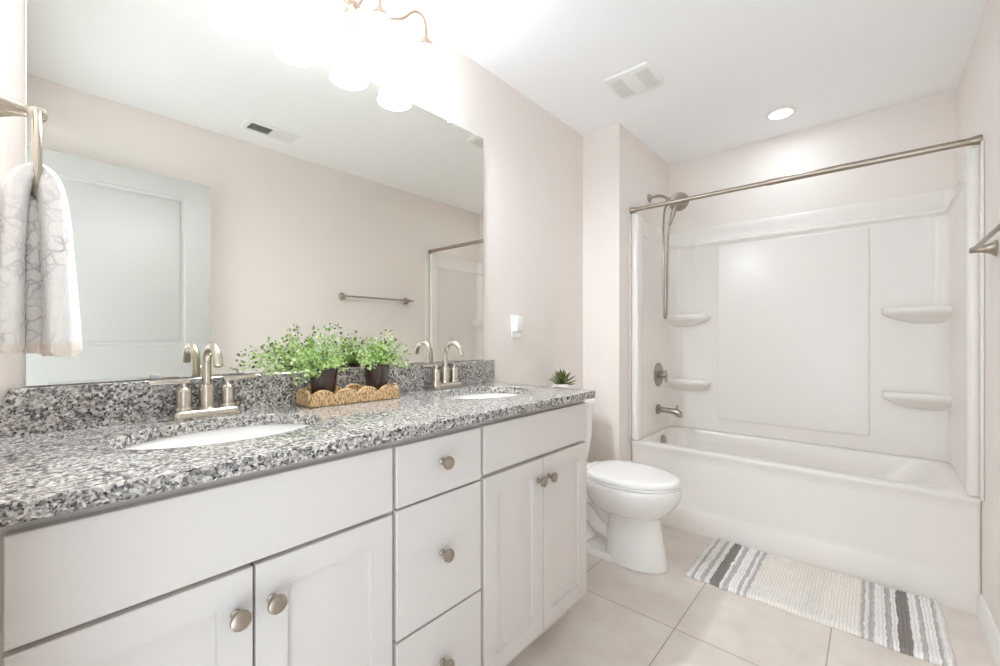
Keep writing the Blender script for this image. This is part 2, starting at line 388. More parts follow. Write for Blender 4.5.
ct.loft([outl(er, ZC), outl(er*0.3, ZC-er*0.3), outl(0, ZC-er), outl(0, ZC-TC+0.002), outl(0.002, ZC-TC)])
for cx, cy in zip(CX, CY): ct.loft([ell(cx, cy, SA, SB, ZC), ell(cx, cy, SA-0.0015, SB-0.0015, ZC-0.002), ell(cx, cy, SA-0.0015, SB-0.0015, ZC-TC)])
bmd = bmesh.new(); ed = loop(bmd, outl(0.002, ZC-TC))
for cx, cy in zip(CX, CY): ed += loop(bmd, ell(cx, cy, SA-0.0015, SB-0.0015, ZC-TC))
bmesh.ops.triangle_fill(bmd, edges=ed, use_beauty=True); ct.bm(bmd)
bmt = bmesh.new()
me = bpy.data.meshes.new('tmp'); me.from_pydata(ct.v, [], ct.f); bmt.from_mesh(me); bmesh.ops.remove_doubles(bmt, verts=bmt.verts[:], dist=1e-5)
bpy.data.meshes.remove(me)
top = MB().bm(bmt).build('granite_countertop', 'granite', ang=35)
tag(top, 'speckled grey granite countertop with two oval sink cut-outs', 'countertop')
# backsplash: one slab along the wall, its near end cut on a slant
prof = [(-0.0285, ZC+0.0005), (1.5665, ZC+0.0005), (1.5665, 1.022), (1.5650, 1.024), (-0.003, 1.024), (-0.0285, 0.955)]
bs = MB().loft([[(0.0005, y, z) for y, z in prof], [(0.0185, y, z) for y, z in prof], [(0.020, y+(0.0015 if y < 1 else -0.0015), z-(0.0015 if z > 0.93 else 0)) for y, z in prof]], True, True, True)
bso = bs.build('backsplash', 'granite', None, ang=30)
tag(bso, 'low speckled granite backsplash standing along the mirror bottom', 'backsplash')
def sink(cx, cy, label):
    r = []
    z0 = ZC-TC-0.0008
    for a, b, z in ((0.182,0.238,z0-0.010),(0.184,0.240,z0-0.004),(0.184,0.240,z0),(0.160,0.217,z0),(0.157,0.213,z0-0.006),(0.152,0.205,z0-0.03),(0.138,0.184,z0-0.075),(0.112,0.150,z0-0.115),(0.075,0.10,z0-0.138),(0.035,0.045,z0-0.145),(0.020,0.020,z0-0.146)):
        r.append(ell(cx, cy, a, b, z))
    for a, b, z in ((0.020,0.020,z0-0.153),(0.080,0.106,z0-0.147),(0.118,0.157,z0-0.123),(0.146,0.192,z0-0.078),(0.160,0.212,z0-0.03),(0.164,0.221,z0-0.010),(0.182,0.238,z0-0.010)):
        r.append(ell(cx, cy, a, b, z))
    t = thing('sink', label, 'sink', (cx, cy, z0-0.153), 'sinks in the vanity')
    o = MB().loft(r).build('basin', 'porcelain', t, loc=(cx, cy, z0-0.153)); o.location = (0,0,0)
    dr = MB().lathe([(0.0195,-0.006),(0.0195,0.004),(0.022,0.0085),(0.017,0.0105),(0.006,0.0115)], (0,0,0), 'Z', 28)
    dr.build('drain', 'drain', t)
sink(CX[0], CY[0], 'white oval undermount sink nearest the hand towel')
sink(CX[1], CY[1], 'white oval undermount sink at the toilet end of the counter')

# faucets (centreset, two lever handles, gooseneck spout)
def faucet(x, y, label, flipped=False):
    t = thing('faucet', label, 'faucet', (x, y, ZC+0.0005), 'bathroom faucets')
    b = MB()
    rings = [rrect(-0.027-e, 0.027+e, -0.077-e, 0.077+e, 0.012+max(e,0), z, 6) for e, z in ((0,0),(0.001,0.002),(0,0.015),(-0.004,0.020),(-0.008,0.022))]
    b.loft(rings, True, True, True); b.build('base_plate', 'nickel', t)
    s = MB().lathe([(0.0215,0.0215),(0.0215,0.025),(0.0180,0.027),(0.0175,0.082),(0.0160,0.086),(0.0110,0.0875),(0.0110,0.10)], (0,0,0), 'Z', 28)
    R = 0.049; zt = 0.202-0.0110-R
    pts = [(0,0,0.09),(0,0,0.11),(0,0,zt-0.01)] + [(R-R*math.cos(a), 0, zt+R*math.sin(a)) for a in [PI*i/18*0.92 for i in range(19)]]
    e = Vector(pts[-1]); dirv = (Vector(pts[-1])-Vector(pts[-2])).normalized(); pts.append(tuple(e+dirv*0.014)); pts.append(tuple(e+dirv*0.016))
    s.tube(pts, [0.0110]*(len(pts)-1)+[0.0090], 18)
    s.build('spout', 'nickel', t)
    for sg in (-1, 1):
        hb = MB().lathe([(0.0220,0.0215),(0.0220,0.028),(0.0210,0.031),(0.0172,0.0325),(0.0172,0.070),(0.0145,0.077),(0.0078,0.083),(0.0072,0.094)], (0, sg*0.051, 0), 'Z', 26)
        h_ = hb.build('handle', 'nickel', t)
        lv = MB().box((-0.009, min(sg*0.040, sg*0.125), 0.0935), (0.009, max(sg*0.040, sg*0.125), 0.1045), 0.0025)
        lv.build('lever', 'nickel', h_)
    pr = MB().tube([(-0.026,0,0.0),(-0.026,0,0.05)], 0.0025, 8); pr.sphere((-0.026,0,0.052), 0.005)
    pr.build('lift_rod', 'nickel', t)
    return t
faucet(0.057, 0.350, 'brushed nickel gooseneck faucet in front of the mirrored door')
faucet(0.054, 1.213, 'brushed nickel gooseneck faucet beyond the fern tray, near the plug-in device')

# mirror
mt = thing('mirror', 'large frameless wall mirror above the granite backsplash', 'mirror', (0, 0.77, 1.03))
g = MB().box((0.001, 0.021, 1.0265), (0.006, 1.5005, 2.0948), 0.0012, 1); g.build('glass', 'mirror', mt, ang=20, loc=(0,0.77,1.03)).location = (0,0,0)
for y, z in ((0.25, 2.0948), (1.281, 2.0948), (0.249, 1.027), (1.281, 1.027)):
    up = z > 1.5
    c = MB().box((0.0005, y-0.011, z-(0.012 if up else 0.002)), (0.0105, y+0.011, z+(0.003 if up else 0.012)), 0.002)
    for i, p in enumerate(c.v): pass
    c.build('mirror_clip', 'clip', mt, loc=(0,0.77,1.03)).location = (0,0,0)

# vanity light: four frosted bell shades on curled nickel arms
YC = 0.767
vl = thing('vanity_light', 'four shade nickel vanity light glowing above the mirror', 'wall light', (0, YC, 2.26))
def vpart(mb, name, mat, **k):
    p = k.pop('parent', vl); o = mb.build(name, mat, p, loc=(0, YC, 2.26), **k); o.location = (0,0,0); return o
bp = MB().loft([[(x, YC+p[0], 2.26+p[1]) for p in rrect(-0.12+e, 0.12-e, -0.055+e, 0.055-e, 0.05-e, 0)] for x, e in ((0.0005,0),(0.010,0),(0.018,0.006),(0.022,0.018))], True, True, True)
vpart(bp, 'backplate', 'nickel')
hb = MB().lathe([(0.012,0.0),(0.012,0.06),(0.020,0.066),(0.024,0.078),(0.016,0.09),(0.005,0.096)], (0.018, YC, 2.255), 'X', 24); vpart(hb, 'hub', 'lamparm')
for y in SHADE_Y:
    s = y-YC; sg = 1 if s > 0 else -1
    if abs(s) > 0.2:
        pts = [(0.085, YC+sg*0.012, 2.262), (0.088, YC+sg*0.09, 2.275), (0.095, YC+sg*0.19, 2.325), (0.102, YC+sg*0.245, 2.380), (0.108, YC+sg*0.285, 2.378), (0.11, y, 2.335), (0.11, y, 2.292)]
    else:
        pts = [(0.085, YC+sg*0.010, 2.262), (0.088, YC+sg*0.03, 2.30), (0.095, YC+sg*0.055, 2.365), (0.104, YC+sg*0.080, 2.395), (0.11, y, 2.37), (0.11, y, 2.292)]
    vpart(MB().tube(spline(pts, 8), 0.005, 10), 'arm', 'lamparm')
    cup = MB().lathe([(0.006,2.308),(0.010,2.301),(0.014,2.294),(0.030,2.273),(0.034,2.262),(0.032,2.259),(0.012,2.280)], (SHADE_X, y, 0), 'Z', 24)
    vpart(cup, 'shade_holder', 'lamparm')
    prof = [(0.026,2.266),(0.036,2.257),(0.046,2.240),(0.054,2.212),(0.059,2.178),(0.064,2.148),(0.070,2.127)]
    n = 36; rg = [[(SHADE_X+r*math.cos(2*PI*i/n), y+r*math.sin(2*PI*i/n), z) for i in range(n)] for r, z in prof + [(r-0.003, z) for r, z in prof[::-1]]]
    sh = vpart(MB().loft(rg), 'glass_shade', 'shade')
    bu = MB().lathe([(0.010,2.255),(0.013,2.235),(0.022,2.215),(0.028,2.195),(0.026,2.180),(0.014,2.172),(0.003,2.170)], (SHADE_X, y, 0), 'Z', 20)
    vpart(bu, 'bulb', 'bulb', parent=sh)

# towel ring on the near wall and its hand towel
RX, RY, RZ, RR = 0.27, 0.030, 1.466, 0.078
tr_ = thing('towel_ring', 'nickel towel ring that holds the patterned hand towel', 'towel ring', (RX, YN, 1.55))
def rpart(mb, name, mat): o = mb.build(name, mat, tr_, loc=(RX, YN, 1.55)); o.location = (0,0,0); return o
rpart(MB().lathe([(0.031,YN+0.0005),(0.031,YN+0.004),(0.026,YN+0.010),(0.0215,YN+0.018),(0.0150,YN+0.032),(0.0105,YN+0.044),(0.0095,YN+0.052),(0.0130,YN+0.058),(0.0135,YN+0.066),(0.011,YN+0.072),(0.004,YN+0.075)], (RX, 0, 1.546), 'Y', 26), 'post', 'nickel')
rpart(MB().tube([(RX+RR*math.sin(a), RY, RZ+RR*math.cos(a)) for a in [2*PI*i/64 for i in range(65)]], 0.0055, 14, False), 'ring', 'nickel')
def towel():
    rnd = random.Random(4)
    path = [(-0.0035,1.112),(-0.0035,1.16),(-0.003,1.22),(-0.002,1.28),(0.0005,1.34),(0.004,1.385),(0.013,1.415),(0.030,1.429),(0.043,1.417),(0.0495,1.385),(0.053,1.34),(0.0555,1.28),(0.058,1.22),(0.060,1.16),(0.0615,1.104)]
    P = spline([(0, y, z) for y, z in path], 5); n = 64; rings = []; m = len(P)
    for i, p in enumerate(P):
        t = (P[min(i+1,m-1)]-P[max(i-1,0)]).normalized(); nv = Vector((0, -t.z, t.y))
        if nv.z < 0 and False: nv = -nv
        u = i/(m-1); d = abs(u-0.5)*2
        hw = 0.062+0.034*min(1, d*1.2)**1.3; ht = 0.0165+0.0095*d*(1 if u > .5 else 0.3)
        if d > 0.985: ht *= 0.8
        ring = []
        for k in range(n):
            a = 2*PI*k/n; ca, sa = math.cos(a), math.sin(a)
            ex = abs(ca)**0.75*(1 if ca > 0 else -1); ey = abs(sa)**0.6*(1 if sa > 0 else -1)
            fold = 1+0.10*math.sin(5*a+1.2+u*2)*d*(0.6 if u < .5 else 1)
            x = hw*ex + 0.006*d*math.sin(9*u+2*a)
            o = ht*ey*fold
            ring.append((RX+0.004+x, p.y+nv.y*o, p.z+nv.z*o+0.003*d*math.sin(3*a+u*4)))
        rings.append(ring)
    mb = MB().loft(rings, True, True, True); mb.v = [(x, max(y, YN+0.0015), z) for x, y, z in mb.v]
    return mb
tw = towel().build('hand_towel', 'towel', ang=60, loc=(RX, 0.03, 1.09))
def inner():
    pts = rrect(RX-0.075, RX+0.040, 0.016, 0.036, 0.008, 0, 5); rings = []
    for z, k in ((1.108,1.0),(1.11,1.05),(1.2,1.0),(1.3,0.9),(1.375,0.75),(1.395,0.5)):
        rings.append([(RX+(p[0]-RX)*k+0.002*math.sin(i*1.3+z*30), 0.026+(p[1]-0.026)*k*1.1, z) for i, p in enumerate(pts)])
    return MB().loft(rings, True, True, True)
ifo = inner().build('inner_fold', 'towel', tw, ang=60, loc=(RX, 0.03, 1.09)); ifo.location = (0,0,0)
tag(tw, 'white hand towel with grey scroll pattern hanging from the ring', 'towel')

# plug-in device on the vanity wall
pl = thing('wall_outlet', 'white wall plate with a boxy plug-in device, between mirror and succulent', 'outlet', (0, 1.752, 1.19))
def ppart(mb, name, mat): o = mb.build(name, mat, pl, loc=(0, 1.752, 1.19)); o.location = (0,0,0); return o
ppart(MB().box((0.0005, 1.716, 1.131), (0.0065, 1.788, 1.249), 0.0025), 'cover_plate', 'plastic')
ppart(MB().box((0.0070, 1.722, 1.165), (0.036, 1.778, 1.244), 0.005), 'plug_in_box', 'plastic')

# wicker tray with two ferns
def tray():
    L, D, h = 0.298, 0.112, 0.047
    def wall(p0, p1, nsc, inset):
        p0, p1 = Vector(p0), Vector(p1); N = nsc*14; rings = []
        nrm = Vector((-(p1-p0).y, (p1-p0).x, 0)).normalized()
        for i in range(N+1):
            t = i/N; ph = (t*nsc) % 1 if i < N else 0.0
            top = 0.030+0.019*math.sin(PI*ph)**0.75 if 0 < ph < 1 else 0.030
            c = p0.lerp(p1, t); ring = []
            for o, z in ((0.004,0.001),(0.0045,top*0.5),(0.004,top-0.003),(0.0055,top-0.002),(0.003,top+0.002),(-0.003,top+0.002),(-0.0055,top-0.002),(-0.004,top-0.003),(-0.0045,top*0.5),(-0.004,0.001)):
                ring.append(tuple(c+nrm*o+Vector((0,0,z))))
            rings.append(ring)
        return rings
    mb = MB()
    cs = [(-D/2,-L/2),(D/2,-L/2),(D/2,L/2),(-D/2,L/2)]
    for i, n in enumerate((2,4,2,4)):
        a, b = cs[i], cs[(i+1)%4]; mb.loft(wall((*a,0),(*b,0), n, 0), True, True, True)
    t = thing('wicker_tray', 'woven tan wicker tray with scalloped edge under the two ferns', 'tray', (0.097, 0.750, ZC+0.0008))
    t.rotation_euler = (0, 0, -math.radians(5.5))
    mb.build('scalloped_rim', 'wicker', t); MB().box((-D/2+0.005, -L/2+0.005, 0), (D/2-0.005, L/2-0.005, 0.006), 0.002).build('tray_base', 'wicker', t)
    return t
tray()
def fern(x, y, z, seed, label, stems, spread):
    rnd = random.Random(seed)
    t = thing('potted_fern', label, 'potted plant', (x, y, z), 'ferns on the tray')
    pot = MB().lathe([(0.030,0),(0.033,0.002),(0.043,0.095),(0.0445,0.100),(0.0445,0.108),(0.0405,0.108),(0.039,0.098),(0.036,0.092)], (0,0,0), 'Z', 40)
    pot.f.pop(); pot.build('pot', 'pot', t)
    MB().lathe([(0.0385,0.088),(0.0385,0.094),(0.02,0.097)], (0,0,0), 'Z', 24).build('soil', 'soil', t)
    lv, tp, st = MB(), MB(), MB(); ym = 0.7585-y; xm_ = 0.0245-x
    okp = lambda q: ((q.y < ym-0.004) if ym > 0 else (q.y > ym+0.004))
    def leaf(mb, p, r):
        nx = Vector((rnd.gauss(0,1), rnd.gauss(0,1), rnd.gauss(0.8,0.8))).normalized()
        a = nx.orthogonal().normalized(); b = nx.cross(a)
        k = rnd.random()*6.28; n = 6
        mb.add([tuple(p+(a*math.cos(k+2*PI*i/n)*r*(1.15 if i % 3 else 0.9)+b*math.sin(k+2*PI*i/n)*r+nx*(0.0008 if i % 2 else 0))) for i in range(n)], [tuple(range(n))])
    for i in range(stems):
        az = rnd.random()*2*PI if i >= len(spread) else spread[i][0]
        ln = rnd.uniform(0.075, 0.135) if i >= len(spread) else spread[i][1]
        el = rnd.uniform(0.35, 1.45) if i >= len(spread) else spread[i][2]
        d = Vector((math.cos(az)*math.cos(el), math.sin(az)*math.cos(el), math.sin(el)))
        p0 = Vector((rnd.uniform(-.02,.02), rnd.uniform(-.02,.02), 0.094)); pts = []
        for k in range(8):
            u = k/7; q = p0+d*ln*u+Vector((0,0,-0.045*u*u*math.cos(el))); q.x = max(q.x, xm_+0.005); q.y = min(q.y, ym-0.006) if ym > 0 else max(q.y, ym+0.006); pts.append(q)
        st.tube(pts, [0.0009-0.0005*k/7 for k in range(8)], 4, False)
        nl = int(30*ln/0.1)
        for k in range(nl):
            u = 0.22+0.78*(k+rnd.random())/nl; f = u*7; a = min(int(f), 6); c = pts[a].lerp(pts[a+1], f-a)
            off = Vector((rnd.gauss(0,1), rnd.gauss(0,1), rnd.gauss(0,0.7)))*0.0125*(1.15-0.5*u)
            q = c+off; q.x = max(q.x, xm_+0.006)
            if not okp(q): q.y = ym-(0.007 if ym > 0 else -0.007)
            if q.z < (0.070 if len(spread) > 8 else 0.100): continue
            if q.z < 0.112 and math.hypot(q.x, q.y) < 0.075 and not (len(spread) > 8 and q.y < -0.03 and q.z > 0.075): continue
            leaf(tp if (u > 0.9 and rnd.random() < 0.6) else lv, q, rnd.uniform(0.0028, 0.0052))
    nf = len(lv.f); lv.add(tp.v, tp.f); fo = lv.build('foliage', 'fern', t, smooth=False); fo.data.materials.append(M['ferntip'])
    for p in fo.data.polygons[nf:]: p.material_index = 1
    st.build('stems', 'fern', fo)
    return t
L_ = -PI/2
fern(0.086, 0.664, ZC+0.0085, 11, 'potted green fern with long sprays reaching towards the nearer faucet', 64,
     [(L_, 0.215, 0.35), (L_+0.12, 0.205, 0.5), (L_-0.15, 0.20, 0.62), (L_+0.25, 0.20, 0.25), (L_-0.05, 0.19, 0.75), (L_+0.35, 0.18, 0.55), (L_, 0.15, 0.95), (0.9, 0.14, 1.2), (L_+0.5, 0.13, 0.1), (0.3, 0.17, 1.4), (-0.8, 0.16, 1.25), (1.2, 0.165, 1.35)])
fern(0.101, 0.850, ZC+0.0085, 23, 'potted green fern on the tray end nearer the second faucet', 58,
     [(PI/2, 0.15, 0.7), (PI/2-0.3, 0.155, 0.85), (PI/2-0.1, 0.14, 0.45), (PI/2+0.1, 0.15, 1.05), (L_, 0.10, 0.9), (0.4, 0.13, 1.3), (PI/2-0.5, 0.13, 0.3), (1.0, 0.15, 1.4)])

# ---------------------------------------------------------------- toilet, axis along +x at y = TY
TY = 2.09
to = thing('toilet', 'white two piece toilet between vanity and bathtub', 'toilet', (0.4, TY, 0))
def tpart(mb, name, mat, **k):
    p = k.pop('parent', to); o = mb.build(name, mat, p, loc=(0.4, TY, 0), **k); o.location = (0,0,0); return o
def egg(xb, xf, hw, z, n=56, sq=1.0):
    # elongated outline: widest a little behind the middle, round nose at the front
    out = []; xm = xb+(xf-xb)*0.45
    for i in range(n):
        a = 2*PI*i/n; c, s_ = math.cos(a), math.sin(a)
        if c >= 0: x = xm+(xf-xm)*c; y = hw*s_
        else:
            x = xm+(xm-xb)*(-(abs(c)**0.75)); y = hw*(1 if s_ > 0 else -1)*abs(s_)**0.8
        out.append((x, TY+y, z))
    return out
bowl = MB()
bowl.loft([egg(0.362,0.658,0.102,0.0), egg(0.362,0.672,0.106,0.004), egg(0.364,0.670,0.105,0.03), egg(0.368,0.655,0.097,0.10), egg(0.372,0.642,0.090,0.18), egg(0.372,0.637,0.089,0.235), egg(0.350,0.641,0.098,0.247), egg(0.312,0.655,0.125,0.258), egg(0.288,0.680,0.151,0.280), egg(0.272,0.708,0.171,0.315), egg(0.260,0.727,0.183,0.350), egg(0.256,0.734,0.187,0.376), egg(0.255,0.734,0.188,0.396), egg(0.258,0.730,0.185,0.405), egg(0.27,0.715,0.172,0.4075)], True, True, True)
bowl.loft([rrect(0.10,0.60,TY-0.098+e,TY+0.098-e,0.06,z,8) for z, e in ((0,0.0),(0.022,0.0),(0.03,0.006))], True, True, True)
bowl.tube(spline([(0.46,TY,0.17),(0.38,TY,0.20),(0.31,TY,0.265),(0.245,TY,0.290),(0.185,TY,0.250),(0.165,TY,0.17),(0.185,TY,0.09),(0.22,TY,0.02)], 8), 0.062, 18)
bowl.tube(spline([(0.45,TY,0.10),(0.37,TY,0.12),(0.30,TY,0.15),(0.25,TY,0.20),(0.20,TY,0.2)], 6), 0.056, 16)
bowl.loft([rrect(0.04,0.31,TY-0.11-e,TY+0.11+e,0.05,z,8) for z, e in ((0.26,-0.03),(0.31,0.0),(0.36,0.05),(0.392,0.065))], True, True, True)
tpart(bowl, 'bowl', 'porcelain', ang=45)
tpart(MB().loft([egg(0.262+e,0.728-e,0.184-e,z) for z, e in ((0.4085,0.004),(0.410,0.0),(0.4195,0.0),(0.421,0.003))], True, True, True), 'seat', 'seatplastic')
ld = tpart(MB().loft([egg(0.268+e,0.727-e,0.1845-e,z) for z, e in ((0.4228,0.005),(0.424,0.001),(0.433,0.0),(0.441,0.003),(0.446,0.012),(0.4485,0.04),(0.450,0.10))], True, True, True), 'lid', 'seatplastic', ang=60)
tpart(MB().box((0.235,TY-0.09,0.409),(0.275,TY+0.09,0.438),0.008), 'hinge_cover', 'seatplastic')
def tank_o(x1, hy, z, r): return rrect(0.018, x1, TY-hy, TY+hy, r, z, 10)
tpart(MB().loft([tank_o(0.155,0.150,0.395,0.05), tank_o(0.165,0.175,0.43,0.055), tank_o(0.180,0.195,0.56,0.06), tank_o(0.186,0.203,0.735,0.06)], True, True, True), 'tank', 'porcelain')
tpart(MB().loft([tank_o(0.190,0.208,0.7365,0.06), tank_o(0.198,0.214,0.742,0.065), tank_o(0.198,0.214,0.762,0.065), tank_o(0.190,0.206,0.771,0.06), tank_o(0.15,0.17,0.774,0.05)], True, True, True), 'tank_lid', 'porcelain')
fl = MB().lathe([(0.011,0.182),(0.011,0.192),(0.006,0.194),(0.006,0.204)], (0, TY-0.14, 0.70), 'X', 18); fl.box((0.200,TY-0.145,0.694),(0.208,TY-0.075,0.706),0.003)
tpart(fl, 'flush_lever', 'nickel')
for s in (-1, 1): tpart(MB().sphere((0.285, TY+s*0.081, 0.030), 0.016, (1,1,1.1)), 'bolt_cap', 'porcelain')

# succulent in a white bowl standing on the tank lid
sx, sy, sz = 0.115, 2.02, 0.7750
su = thing('potted_succulent', 'small dark green succulent in a white bowl on the toilet tank', 'potted plant', (sx, sy, sz))
bw = MB().lathe([(0.028,0),(0.034,0.004),(0.050,0.05),(0.052,0.085),(0.050,0.102),(0.045,0.102),(0.045,0.092),(0.040,0.088)], (0,0,0), 'Z', 36); bw.f.pop(); bw.build('bowl', 'bowl', su)
MB().lathe([(0.0435,0.085),(0.0435,0.094),(0.02,0.098)], (0,0,0), 'Z', 20).build('soil', 'soil', su)
lf = MB(); rnd = random.Random(3)
for i in range(26):
    az = i*2.399; u = i/25; el = 0.12+1.3*u+rnd.uniform(-.08,.08); ln = 0.080-0.012*u+rnd.uniform(-.008,.008)
    d = Vector((math.cos(az)*math.cos(el), math.sin(az)*math.cos(el), math.sin(el))); sd = Vector((-math.sin(az), math.cos(az), 0)); up = d.cross(sd)
    b0 = Vector((math.cos(az)*0.010*(1-u), math.sin(az)*0.010*(1-u), 0.096+0.02*u)); rg = []
    for k, (f, w) in enumerate(((0,0.005),(0.25,0.009),(0.55,0.0115),(0.8,0.0085),(0.95,0.0035),(1,0.0005))):
        c = b0+d*ln*f+Vector((0,0,0.010*f*f*(0.6-u)))
        rg.append([tuple(c+sd*w*math.cos(a)+up*w*0.42*math.sin(a)) for a in [2*PI*j/8 for j in range(8)]])
    lf.loft(rg, True, True, True)
lf.build('leaves', 'succ', su)

# ---------------------------------------------------------------- bathtub and surround
ZR = 0.4755
tubt = thing('bathtub', 'white alcove bathtub with smooth apron behind the striped rug', 'bathtub', ((J+W)/2, 2.9, 0))
x0, x1, y0, y1 = J+0.001, W-0.001, YT, YB-0.001
def orect(z, fy=0.0, r=0.012): return rrect(x0, x1, y0+fy, y1, r, z, 8)
def irect(z, l, rr, f, b, r): return rrect(x0+l, x1-rr, y0+f, y1-b, r, z, 8)
tb = MB().loft([orect(0.0,0.0), orect(0.006,0.0), orect(0.06,0.0), orect(0.105,0.003), orect(0.128,0.008), orect(0.145,0.011), orect(0.165,0.012), orect(0.40,0.013), orect(0.435,0.011), orect(0.452,0.004), orect(0.462,0.0), orect(ZR-0.005,0.0), orect(ZR-0.0015,0.0015), orect(ZR,0.005),
    irect(ZR, 0.060,0.075,0.075,0.070,0.10), irect(ZR-0.003, 0.066,0.082,0.081,0.076,0.10), irect(ZR-0.012, 0.071,0.092,0.086,0.080,0.10), irect(0.40, 0.078,0.16,0.094,0.088,0.10), irect(0.28, 0.090,0.27,0.105,0.10,0.10), irect(0.17, 0.105,0.36,0.125,0.115,0.11), irect(0.135, 0.13,0.40,0.15,0.14,0.11), irect(0.125, 0.18,0.45,0.20,0.19,0.10)], True, False, True)
tu = tb.build('tub_shell', 'acrylic', tubt, ang=35, loc=((J+W)/2, 2.9, 0)); tu.location = (0,0,0)
YP = 2.955                                  # plumbing line
ov = MB().lathe([(0.040,-0.012),(0.040,0.006),(0.034,0.013),(0.012,0.016)], (J+0.079, YP, 0.418), 'X', 28)
o = ov.build('overflow_plate', 'steel', tubt, loc=((J+W)/2, 2.9, 0)); o.location = (0,0,0)
dr = MB().lathe([(0.03,0.1255),(0.03,0.129),(0.02,0.131)], (J+0.27, YP, 0), 'Z', 24)
o = dr.build('drain', 'steel', tubt, loc=((J+W)/2, 2.9, 0)); o.location = (0,0,0)

sur = thing('tub_surround', 'glossy white three wall shower surround standing on the tub', 'shower surround', ((J+W)/2, YB, ZR))
def spart(mb, name, **k):
    p = k.pop('parent', sur); o = mb.build(name, 'acrylic', p, loc=((J+W)/2, YB, ZR), **k); o.location = (0,0,0); return o
def upath(d, z, yf=YT+0.03, r=0.07):
    xl, xr, yb = J+0.0006+d, W-0.0006-d, YB-0.0006-d
    rr = r if d > 0.005 else 0.0
    pts = [(xl, yf, z)] + [(xl, yf+(yb-rr-yf)*i/6, z) for i in range(1, 6)]
    for i in range(9): a = PI-PI/2*i/8; pts.append((xl+rr+rr*math.cos(a), yb-rr+rr*math.sin(a), z))
    for i in range(1, 8): pts.append((xl+rr+(xr-xl-2*rr)*i/8, yb, z))
    for i in range(9): a = PI/2-PI/2*i/8; pts.append((xr-rr+rr*math.cos(a), yb-rr+rr*math.sin(a), z))
    pts += [(xr, yb-rr+(yf-yb+rr)*i/6, z) for i in range(1, 7)]
    return pts
ZB, ZL, ZT = ZR+0.0015, 1.812, 1.918
lo = [upath(0.0, ZB), upath(0.030, ZB), upath(0.033, ZB+0.004), upath(0.033, ZL-0.034), upath(0.040, ZL-0.022), upath(0.047, ZL-0.016), upath(0.048, ZL-0.006), upath(0.043, ZL), upath(0.0, ZL)]
pm_ = MB().loft(lo, False)
for e in (0, -1): pm_.add([r[e] for r in lo], [tuple(range(len(lo)))])
spart(pm_, 'wall_panel', ang=35)
spart(MB().loft([upath(0.0, ZL+0.0005, r=0.05), upath(0.014, ZL+0.0005, r=0.05), upath(0.014, ZT-0.006, r=0.05), upath(0.010, ZT, r=0.05), upath(0.0, ZT, r=0.05)], False), 'upper_band', ang=35)
YI = YB-0.0336
cp = MB().loft([[(p[0], y, p[1]) for p in rrect(0.604+e, 1.408-e, 0.562+e, 1.772-e, 0.012, 0)] for y, e in ((YI+0.0004,0),(YI-0.006,0.001),(YI-0.010,0.006),(YI-0.011,0.012))], True, False, True)
spart(cp, 'center_panel', ang=30)
for xa, sg in ((J+0.0006, 1), (W-0.0006, -1)):
    spart(MB().box((min(xa, xa+sg*0.040), YT+0.0005, ZB), (max(xa, xa+sg*0.050), YT+0.094, 1.921), 0.014, 3), 'front_flange', ang=30)
for xa, sg, yf in ((J+0.0006, 1, YT-0.022), (W-0.0006, -1, YT-0.050)):
    spart(MB().box((min(xa, xa+sg*0.009), yf, ZB+0.004), (max(xa, xa+sg*0.009), YT, 1.921), 0.003, 2), 'edge_trim', ang=30)
for sg, xw, xe in ((1, J+0.034, 0.557), (-1, W-0.034, 1.458)):
    for zt in (1.297, 0.833):
        def plan(depth, ext, z):
            xe_ = xe-sg*ext; r = min(0.035, depth*0.45); yb = YI-0.0003; pts = [(xw, yb, z), (xw, yb-depth, z)]
            for i in range(9): a = PI/2*i/8; pts.append((xe_-sg*r+sg*r*math.sin(a), yb-depth+r-r*math.cos(a), z))
            pts.append((xe_, yb, z)); return pts
        rg = [plan(0.103,0.004,zt), plan(0.108,0.0,zt-0.004), plan(0.110,0.0,zt-0.016), plan(0.107,0.001,zt-0.030), plan(0.098,0.006,zt-0.038), plan(0.070,0.03,zt-0.055), plan(0.035,0.09,zt-0.075), plan(0.012,0.14,zt-0.088)]
        spart(MB().loft(rg, True, True, True), 'shelf', ang=50)

# curtain rod
YR, ZRD = 2.608, 1.944
rd = thing('shower_rod', 'nickel tension shower rod spanning above the bathtub', 'shower rod', ((J+W)/2, YR, ZRD))
def rdp(mb, name): o = mb.build(name, 'satin', rd, loc=((J+W)/2, YR, ZRD)); o.location = (0,0,0)
rdp(MB().lathe([(0.0125,J+0.012),(0.0125,1.02)], (0,YR,ZRD), 'X', 20), 'inner_tube')
rdp(MB().lathe([(0.0135,1.0),(0.0155,1.004),(0.0155,W-0.012)], (0,YR,ZRD), 'X', 20), 'outer_tube')
rdp(MB().lathe([(0.019,J+0.0006),(0.019,J+0.008),(0.017,J+0.016),(0.0155,J+0.03)], (0,YR,ZRD), 'X', 20), 'end_cap')
rdp(MB().lathe([(0.019,W-0.0006),(0.019,W-0.008),(0.0185,W-0.016),(0.0172,W-0.03)], (0,YR,ZRD), 'X', 20), 'end_cap')

